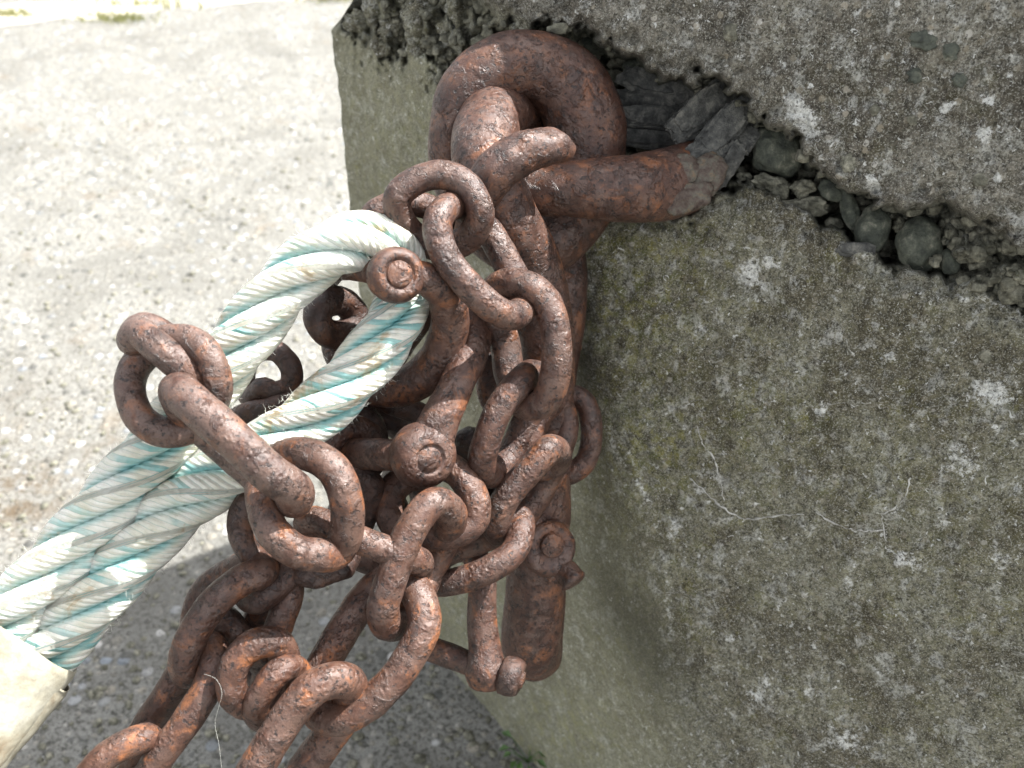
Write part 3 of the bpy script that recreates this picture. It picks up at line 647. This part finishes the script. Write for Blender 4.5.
link([(561, 404, 0), (575, 396, -.2), (587, 406, -.4), (592, 432, -.4), (587, 458, -.2), (573, 473, 0), (557, 472, 1), (548, 450, 1.6), (552, 420, 1)], .955, 11, 'thin ring link farthest right, standing out against the bare concrete', .25)
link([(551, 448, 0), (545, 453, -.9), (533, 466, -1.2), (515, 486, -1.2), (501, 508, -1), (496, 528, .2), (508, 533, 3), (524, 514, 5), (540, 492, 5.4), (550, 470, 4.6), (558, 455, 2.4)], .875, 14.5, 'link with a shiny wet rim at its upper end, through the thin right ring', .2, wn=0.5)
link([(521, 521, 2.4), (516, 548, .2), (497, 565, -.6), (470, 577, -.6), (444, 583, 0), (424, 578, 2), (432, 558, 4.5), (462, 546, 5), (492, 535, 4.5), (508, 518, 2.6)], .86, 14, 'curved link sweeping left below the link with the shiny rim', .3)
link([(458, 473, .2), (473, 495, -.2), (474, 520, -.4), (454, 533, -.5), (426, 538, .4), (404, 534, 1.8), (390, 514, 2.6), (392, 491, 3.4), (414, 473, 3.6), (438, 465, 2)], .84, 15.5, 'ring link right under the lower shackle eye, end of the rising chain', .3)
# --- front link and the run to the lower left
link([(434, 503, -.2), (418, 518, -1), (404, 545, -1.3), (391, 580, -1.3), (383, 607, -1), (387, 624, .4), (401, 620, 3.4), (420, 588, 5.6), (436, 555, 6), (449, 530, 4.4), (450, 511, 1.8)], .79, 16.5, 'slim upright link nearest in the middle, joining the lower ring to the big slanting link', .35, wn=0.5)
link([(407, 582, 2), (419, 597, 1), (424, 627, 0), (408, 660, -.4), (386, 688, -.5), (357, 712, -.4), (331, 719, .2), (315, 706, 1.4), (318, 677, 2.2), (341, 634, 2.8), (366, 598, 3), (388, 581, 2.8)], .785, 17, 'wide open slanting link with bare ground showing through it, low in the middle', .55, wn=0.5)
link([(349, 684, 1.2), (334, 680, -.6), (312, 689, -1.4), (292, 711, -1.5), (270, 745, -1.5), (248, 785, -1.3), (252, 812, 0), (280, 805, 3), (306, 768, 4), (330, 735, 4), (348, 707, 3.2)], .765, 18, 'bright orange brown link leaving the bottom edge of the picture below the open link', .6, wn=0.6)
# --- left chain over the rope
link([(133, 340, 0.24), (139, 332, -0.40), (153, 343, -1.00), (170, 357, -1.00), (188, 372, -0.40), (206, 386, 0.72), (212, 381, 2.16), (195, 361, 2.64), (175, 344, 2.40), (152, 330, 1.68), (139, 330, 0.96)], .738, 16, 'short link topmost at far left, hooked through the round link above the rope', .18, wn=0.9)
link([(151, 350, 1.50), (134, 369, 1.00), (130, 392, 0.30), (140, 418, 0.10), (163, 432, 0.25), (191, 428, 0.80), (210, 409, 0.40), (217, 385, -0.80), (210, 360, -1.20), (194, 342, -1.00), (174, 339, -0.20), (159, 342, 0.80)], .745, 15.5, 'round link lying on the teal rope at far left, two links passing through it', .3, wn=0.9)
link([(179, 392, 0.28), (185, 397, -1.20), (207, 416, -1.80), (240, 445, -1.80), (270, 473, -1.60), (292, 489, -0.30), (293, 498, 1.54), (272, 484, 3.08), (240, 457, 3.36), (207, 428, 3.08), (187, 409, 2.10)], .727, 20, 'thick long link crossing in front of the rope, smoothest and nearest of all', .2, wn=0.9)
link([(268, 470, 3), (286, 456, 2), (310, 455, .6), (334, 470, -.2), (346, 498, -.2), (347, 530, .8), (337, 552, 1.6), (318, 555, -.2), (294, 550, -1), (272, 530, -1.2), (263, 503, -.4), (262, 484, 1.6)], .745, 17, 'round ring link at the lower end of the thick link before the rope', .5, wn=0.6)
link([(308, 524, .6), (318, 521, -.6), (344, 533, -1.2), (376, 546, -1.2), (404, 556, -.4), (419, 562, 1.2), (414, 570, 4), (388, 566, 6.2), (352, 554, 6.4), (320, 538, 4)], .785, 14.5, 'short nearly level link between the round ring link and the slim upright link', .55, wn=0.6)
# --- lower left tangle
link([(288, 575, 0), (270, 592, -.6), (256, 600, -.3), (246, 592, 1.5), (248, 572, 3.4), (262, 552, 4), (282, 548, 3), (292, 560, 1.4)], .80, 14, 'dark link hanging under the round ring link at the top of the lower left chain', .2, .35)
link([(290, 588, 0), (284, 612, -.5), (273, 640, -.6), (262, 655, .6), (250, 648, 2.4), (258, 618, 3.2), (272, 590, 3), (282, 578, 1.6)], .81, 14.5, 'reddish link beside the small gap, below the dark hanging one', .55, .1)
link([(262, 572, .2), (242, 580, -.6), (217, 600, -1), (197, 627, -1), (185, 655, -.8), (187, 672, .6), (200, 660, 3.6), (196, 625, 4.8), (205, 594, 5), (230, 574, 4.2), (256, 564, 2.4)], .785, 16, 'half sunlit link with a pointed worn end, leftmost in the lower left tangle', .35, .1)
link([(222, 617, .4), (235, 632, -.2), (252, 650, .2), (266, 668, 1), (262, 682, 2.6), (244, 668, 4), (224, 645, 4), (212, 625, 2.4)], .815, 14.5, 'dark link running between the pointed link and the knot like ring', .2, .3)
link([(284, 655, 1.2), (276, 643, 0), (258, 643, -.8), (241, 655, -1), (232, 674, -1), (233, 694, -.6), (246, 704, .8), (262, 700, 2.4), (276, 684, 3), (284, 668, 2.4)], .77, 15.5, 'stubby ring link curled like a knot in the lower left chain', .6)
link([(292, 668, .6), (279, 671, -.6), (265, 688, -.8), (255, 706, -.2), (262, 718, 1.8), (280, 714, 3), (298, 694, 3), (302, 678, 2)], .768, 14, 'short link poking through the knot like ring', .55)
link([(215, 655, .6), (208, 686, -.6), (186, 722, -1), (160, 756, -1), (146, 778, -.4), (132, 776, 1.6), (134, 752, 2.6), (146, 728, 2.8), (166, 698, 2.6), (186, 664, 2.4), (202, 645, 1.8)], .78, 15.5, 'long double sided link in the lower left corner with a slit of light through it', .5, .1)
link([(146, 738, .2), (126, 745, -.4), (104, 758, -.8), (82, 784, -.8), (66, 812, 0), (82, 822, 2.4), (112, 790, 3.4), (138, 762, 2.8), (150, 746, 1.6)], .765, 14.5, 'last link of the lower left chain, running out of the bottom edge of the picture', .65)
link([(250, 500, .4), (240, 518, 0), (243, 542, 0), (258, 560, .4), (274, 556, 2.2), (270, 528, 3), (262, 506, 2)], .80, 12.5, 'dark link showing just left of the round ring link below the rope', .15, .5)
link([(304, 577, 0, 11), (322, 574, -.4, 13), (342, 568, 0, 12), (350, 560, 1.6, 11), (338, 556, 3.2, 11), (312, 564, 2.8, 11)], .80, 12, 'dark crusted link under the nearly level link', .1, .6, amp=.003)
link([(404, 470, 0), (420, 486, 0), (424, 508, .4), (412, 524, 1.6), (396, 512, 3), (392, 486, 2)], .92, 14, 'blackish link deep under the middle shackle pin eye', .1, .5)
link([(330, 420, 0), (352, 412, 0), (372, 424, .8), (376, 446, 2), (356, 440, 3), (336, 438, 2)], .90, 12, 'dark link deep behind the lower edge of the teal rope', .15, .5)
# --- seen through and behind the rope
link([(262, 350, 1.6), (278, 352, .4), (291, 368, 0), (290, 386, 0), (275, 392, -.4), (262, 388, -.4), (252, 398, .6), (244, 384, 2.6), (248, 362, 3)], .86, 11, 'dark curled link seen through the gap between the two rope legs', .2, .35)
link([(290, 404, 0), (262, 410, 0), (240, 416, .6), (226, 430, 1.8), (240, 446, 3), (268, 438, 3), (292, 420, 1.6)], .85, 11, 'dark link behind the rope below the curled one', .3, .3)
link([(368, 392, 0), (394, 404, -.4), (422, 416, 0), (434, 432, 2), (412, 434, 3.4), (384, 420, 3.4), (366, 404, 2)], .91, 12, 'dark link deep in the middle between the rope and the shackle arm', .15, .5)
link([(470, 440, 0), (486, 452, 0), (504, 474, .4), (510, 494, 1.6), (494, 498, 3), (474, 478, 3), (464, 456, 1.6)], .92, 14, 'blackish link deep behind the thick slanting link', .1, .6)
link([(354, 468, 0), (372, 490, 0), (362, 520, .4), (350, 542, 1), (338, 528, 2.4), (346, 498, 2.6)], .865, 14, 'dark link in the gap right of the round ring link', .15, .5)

# ------------------------------------------------------------------ shackles
VIEW = -FWD
def lug(c_px, d, r_px, th, axis, core_r=None):
    k = d/F; r = r_px*k; h = th
    return revolve(at(*c_px, d), axis, [(0, -h), (r*.62, -h), (r*.88, -h*.8), (r, -h*.35), (r, h*.3), (r*.9, h*.75), (r*.68, h), (0, h*1.0)], 36, 0.0009, 70, random.random()*9)
def pin_end(c_px, d, r_px, axis, up):
    r = r_px*d/F; return revolve(at(*c_px, d)+np.asarray(axis)*up, axis, [(0, -.004), (r, -.004), (r, .0012), (r*.92, .0024), (0, .0026)], 28, 0.0003, 90)
def norm(v): v = np.asarray(v, float); return v/np.linalg.norm(v)
def rope_shackle():
    root = empty('bow_shackle', at(395, 275, .77)); tag(root, 'rusty bow shackle whose pin goes through the eye of the teal rope', 'shackle', 'rusty shackles')
    ax = norm(-FWD+RGT*0.42-UPV*0.02)
    k = .77/F; c = at(396, 275, .775); r = 29*k
    V1 = revolve(c, ax, [(0, -.013), (r*.8, -.013), (r*.97, -.008), (r, 0), (r*.95, .007), (r*.80, .0115), (r*.60, .0125), (r*.55, .0105), (0, .0105)], 40, .0007, 70, 4)
    V2 = tube(px_pts([(398, 275, .8, 16), (425, 279, 1.2, 17), (445, 296, 3, 18), (449, 330, 5.5, 20), (434, 366, 7.5, 21), (400, 388, 9, 19), (362, 384, 10.5, 16), (338, 355, 11, 14), (334, 330, 11, 13)], .775, 18), False, 26, .004, .0012, 40, 3)
    # far lug ring
    ringc = [(336+19*math.cos(t), 318+17*math.sin(t), 1.5*math.cos(t)) for t in np.linspace(0, 2*math.pi, 12, endpoint=False)]
    V3 = tube(px_pts(ringc, .865, 14.5), True, 22, .0035, .0012, 45, 2)
    V, Fc = join([V1, V2]); b = link_mesh('bow', V, Fc, RUST, parent=root, color=clr(.3))
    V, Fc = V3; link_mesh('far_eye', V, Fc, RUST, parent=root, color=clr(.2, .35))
    V, Fc = join([pin_end((396, 275), .775, 13.5, ax, .0095), tube(px_pts([(388, 274, 0, 14), (360, 268, 4, 14), (335, 268, 7, 14), (318, 290, 9, 13)], .785, 14), False, 20, .004, .0008, 50, 6)])
    link_mesh('pin', V, Fc, RUST, parent=root, color=clr(.7))
rope_shackle()
def middle_shackle():
    root = empty('bow_shackle', at(425, 455, .80)); tag(root, 'rusty bow shackle in the middle of the tangle, round pin eye facing the camera', 'shackle', 'rusty shackles')
    ax = norm(-FWD+RGT*0.48-UPV*0.16); r = 34*.81/F
    A = revolve(at(423, 455, .812), ax, [(0, -.016), (r*.75, -.016), (r*.95, -.009), (r, -.001), (r*.97, .006), (r*.86, .0125), (r*.68, .0165), (r*.50, .0180), (r*.46, .0180), (r*.43, .0162), (r*.36, .0162), (r*.33, .0178), (0, .0182)], 40, .0005, 70, 5)
    Bm = tube(px_pts([(426, 454, 1.5, 24), (438, 424, 1.2, 21), (455, 388, 2, 18), (470, 352, 4, 18), (476, 318, 6, 18), (466, 290, 8, 18), (440, 292, 11, 18), (400, 340, 13, 17), (362, 400, 11, 17), (350, 436, 9, 17)], .805, 18), False, 26, .004, .0012, 40, 8)
    ringc = [(348+24*math.cos(t), 452+23*math.sin(t), 1.6*math.cos(t)) for t in np.linspace(0, 2*math.pi, 14, endpoint=False)]
    R_ = tube(px_pts(ringc, .875, 16), True, 22, .0035, .0014, 45, 2)
    V, Fc = join([A, Bm]); link_mesh('bow', V, Fc, RUST, parent=root, color=clr(.3))
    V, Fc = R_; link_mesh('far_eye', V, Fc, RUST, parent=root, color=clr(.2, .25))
    V, Fc = join([tube(px_pts([(418, 455, .4, 16), (390, 455, 2.5, 16), (362, 454, 5.5, 16), (340, 452, 8, 15)], .805, 16), False, 20, .004, .0008, 50, 6)])
    link_mesh('pin', V, Fc, RUST, parent=root, color=clr(.35))
middle_shackle()
def low_shackle():
    root = empty('small_shackle', at(486, 669, .93)); tag(root, 'small rusty shackle hanging lowest, with a nut on its pin beside the long link foot', 'shackle', 'rusty shackles')
    Bm = tube(px_pts([(426, 645, 2.4, 13), (422, 609, 3, 13), (440, 560, 3, 13), (468, 550, 2, 13), (481, 575, 0, 14), (482, 619, 0, 15), (485, 649, 0, 17), (486, 671, 0, 22), (486, 685, 0, 17)], .92, 15), False, 22, .004, .001, 45, 2)
    V, Fc = Bm; link_mesh('bow', V, Fc, RUST, parent=root, color=clr(.3))
    ax = norm(RGT*.95-UPV*.25-FWD*.25)
    V, Fc = tube(px_pts([(426, 647, 2.4, 13), (453, 657, 1.2, 12), (486, 671, 0, 11), (520, 677, -1, 10)], .92, 12), False, 18, .004, .0012, 45, 3); link_mesh('pin', V, Fc, RUST, parent=root, color=clr(.3, .1))
    V, Fc = hexprism(at(511, 676, .913), ax, 20*.91/F, .010); link_mesh('nut', V, Fc, RUST, parent=root, color=clr(.2, .25))
low_shackle()
def side_shackle():
    root = empty('small_shackle', at(548, 548, .93)); tag(root, 'small rusty shackle eye with a worn bolt end against the long link', 'shackle', 'rusty shackles')
    ax = norm(-FWD+RGT*0.30+UPV*0.05)
    A = revolve(at(548, 548, .935), ax, [(0, -.012), (.020, -.012), (.0255, -.008), (.0265, 0), (.0245, .008), (.0195, .011), (.0150, .009), (0, .009)], 32, .0014, 70, 3)
    Bm = tube(px_pts([(548, 548, .5, 20), (530, 524, 1, 16), (516, 500, 2, 14), (510, 478, 3.4, 13)], .935, 15), False, 20, .004, .0014, 45, 2)
    Tl = tube(px_pts([(558, 564, 1.2, 12), (565, 570, .6, 12), (571, 577, 0, 12), (574, 581, -.2, 14)], .93, 12), False, 12, .003, .0016, 60, 7)
    V, Fc = join([A, Bm, Tl]); link_mesh('bow', V, Fc, RUST, parent=root, color=clr(.2, .1))
    V, Fc = pin_end((550, 545), .93, 12, ax, .006); link_mesh('pin', V, Fc, RUST, parent=root, color=clr(.3))
side_shackle()

# ------------------------------------------------------------------ rope
def rope():
    Lp = [(-150, 800, -3), (-60, 694, -1.5), (3, 625, -.8), (71, 547, -.3), (135, 473, .2), (204, 389, .6), (277, 295, .4), (318, 258, .3), (352, 242, .6), (384, 244, 1.6), (402, 262, 3), (405, 290, 3.6), (392, 326, 2.6), (366, 362, 1.6), (325, 404, 1.2), (270, 446, 1.0), (228, 471, .9), (177, 507, .8), (122, 566, .6), (52, 647, 0), (-6, 718, -.6), (-100, 840, -2.4)]
    C3 = px_pts(Lp, .795, 30); C3[:, 3] = 0.0250
    C3[9:12, 3] = 0.0222; C3[0:6, 3] = 0.0264; C3[16:, 3] = 0.0264
    Q = catmull(C3, False, 12); Q, u = resample(Q, False, 0.0024); P, R = Q[:, :3], Q[:, 3]
    T, N, B = frames(P, False); n = len(P); seg = 14; pitch = 0.225
    V, Fc, UV, G = [], [], [], []
    ns = 4
    for s in range(ns+1):
        core = s == ns
        ph = 2*math.pi*(s/ns)+2*math.pi*u/pitch
        ph = ph+0.10*np.array([mnoise.noise(Vector((x*9, s*3.0, 1))) for x in u])
        wob = 1+0.05*np.array([mnoise.noise(Vector((x*14, s*5.0, 4))) for x in u])
        off = 0.0 if core else 0.575
        Cn = P+(N*np.cos(ph)[:, None]+B*np.sin(ph)[:, None])*(R*off*wob)[:, None]
        out = N*np.cos(ph)[:, None]+B*np.sin(ph)[:, None]; tn = np.gradient(Cn, axis=0); tn /= np.linalg.norm(tn, axis=1, keepdims=True)
        out = out-tn*(out*tn).sum(1, keepdims=True); out /= np.linalg.norm(out, axis=1, keepdims=True); sd2 = np.cross(tn, out)
        rs = R*0.435*wob
        b = len(V)
        for i in range(n):
            for k in range(seg):
                t = 2*math.pi*k/seg
                V.append(Cn[i]+(out[i]*math.cos(t)*0.98+sd2[i]*math.sin(t)*1.06)*rs[i]); UV.append((u[i], k/seg if k/seg <= .5 else k/seg))
                G.append(min(1.0, abs(t if t <= math.pi else 2*math.pi-t)/(math.pi*0.5)))
        for i in range(n-1):
            for k in range(seg):
                k2 = (k+1) % seg; Fc.append((b+i*seg+k, b+i*seg+k2, b+(i+1)*seg+k2, b+(i+1)*seg+k))
    V = np.array(V)
    root = empty('rope', at(200, 420, .8)); tag(root, 'thick white and teal laid rope doubled into a loop round the shackle pin', 'rope')
    # per-corner seam of v: duplicate handled by integer yarn count (v jumps by one turn = whole yarns)
    link_mesh('rope_strands', V, Fc, M['rope'], parent=root, uvs=UV, attrs=dict(groove=G))
    # loose fibres
    HV, HF = [], []
    for _ in range(3200):
        i = random.randrange(n); a = random.random()*6.28
        o = N[i]*math.cos(a)+B[i]*math.sin(a); p = P[i]+o*R[i]*0.97
        ln = random.uniform(.002, .006)*(1.6 if random.random() < .08 else 1); d1 = norm(o*random.uniform(.5, 1)+T[i]*random.uniform(-1, 1)+np.random.randn(3)*.4)
        d2 = norm(d1+np.random.randn(3)*.7); r = 0.00012; q = [p, p+d1*ln*.5, p+d1*ln*.5+d2*ln*.5]
        sdv = norm(np.cross(d1, np.random.randn(3))); sd3 = norm(np.cross(d1, sdv)); b = len(HV)
        for j, c in enumerate(q):
            rr = r*(1-.35*j)
            for t in range(3): HV.append(c+(sdv*math.cos(t*2.094)+sd3*math.sin(t*2.094))*rr)
        for j in range(2):
            for t in range(3): HF.append((b+j*3+t, b+j*3+(t+1) % 3, b+j*3+3+(t+1) % 3, b+j*3+3+t))
    f = link_mesh('fuzz', HV, HF, M['fibre'], parent=root); f['kind'] = 'stuff'
rope()
def sleeve():
    root = empty('rope_sleeve', at(0, 680, .78)); tag(root, 'yellowed white plastic sleeve over both rope legs in the lower left corner', 'sleeve')
    def shell(start, r, th, ragged, seed, name, arc=(0, 2*math.pi)):
        a = at(30+start*0.64, 638-start*0.76, .785); b = at(-230, 950, .70); ax = norm(b-a); Ln = np.linalg.norm(b-a)
        Nn = norm(np.cross(ax, FWD)); Bn = np.cross(ax, Nn); V, Fc = [], []; ns, nl = 56, 44
        for side in (0, 1):
            for i in range(nl+1):
                for k in range(ns):
                    t = arc[0]+(arc[1]-arc[0])*k/(ns if arc[1]-arc[0] > 6.2 else ns-1); s = Ln*i/nl
                    off = ragged*mnoise.noise(Vector((math.cos(t)*1.3+seed, math.sin(t)*1.3, .5)))*(1-i/nl)
                    rr = r-side*th+.0022*mnoise.noise(Vector((math.cos(t)*1.6, math.sin(t)*1.6, s*14+seed)))+.0008*mnoise.noise(Vector((math.cos(t)*5, math.sin(t)*5, s*60)))
                    if i == 0: rr -= .0010*(1 if side == 0 else -1)
                    V.append(a+ax*(s+off)+Nn*math.cos(t)*rr*1.1+Bn*math.sin(t)*rr*0.86)
        full = arc[1]-arc[0] > 6.2; w_ = ns if full else ns-1; q = (nl+1)*ns
        for i in range(nl):
            for k in range(w_):
                k2 = (k+1) % ns
                Fc.append((i*ns+k, i*ns+k2, (i+1)*ns+k2, (i+1)*ns+k)); Fc.append((q+i*ns+k, q+(i+1)*ns+k, q+(i+1)*ns+k2, q+i*ns+k2))
        for k in range(w_):
            k2 = (k+1) % ns; Fc.append((k, q+k, q+k2, k2))
        link_mesh(name, V, Fc, M['sleeve'], parent=root)
    shell(0, .0425, .003, .0025, 1.0, 'sleeve_tube')
    shell(-16, .0446, .0015, .009, 4.0, 'outer_wrap')
sleeve()

# thin cobweb thread on the lower left chain
L = [(204, 674, 0), (216, 679, -.5), (222, 692, -.6), (219, 706, -.4), (215, 724, 0), (219, 745, .2), (222, 775, .4), (221, 800, .6)]
P3 = px_pts(L, .755, .09); V, Fc = tube(P3, False, 5, .004, 0); tag(link_mesh('cobweb_thread', V, Fc, M['fibre']), 'fine pale thread hanging from the lower left chain', 'thread')
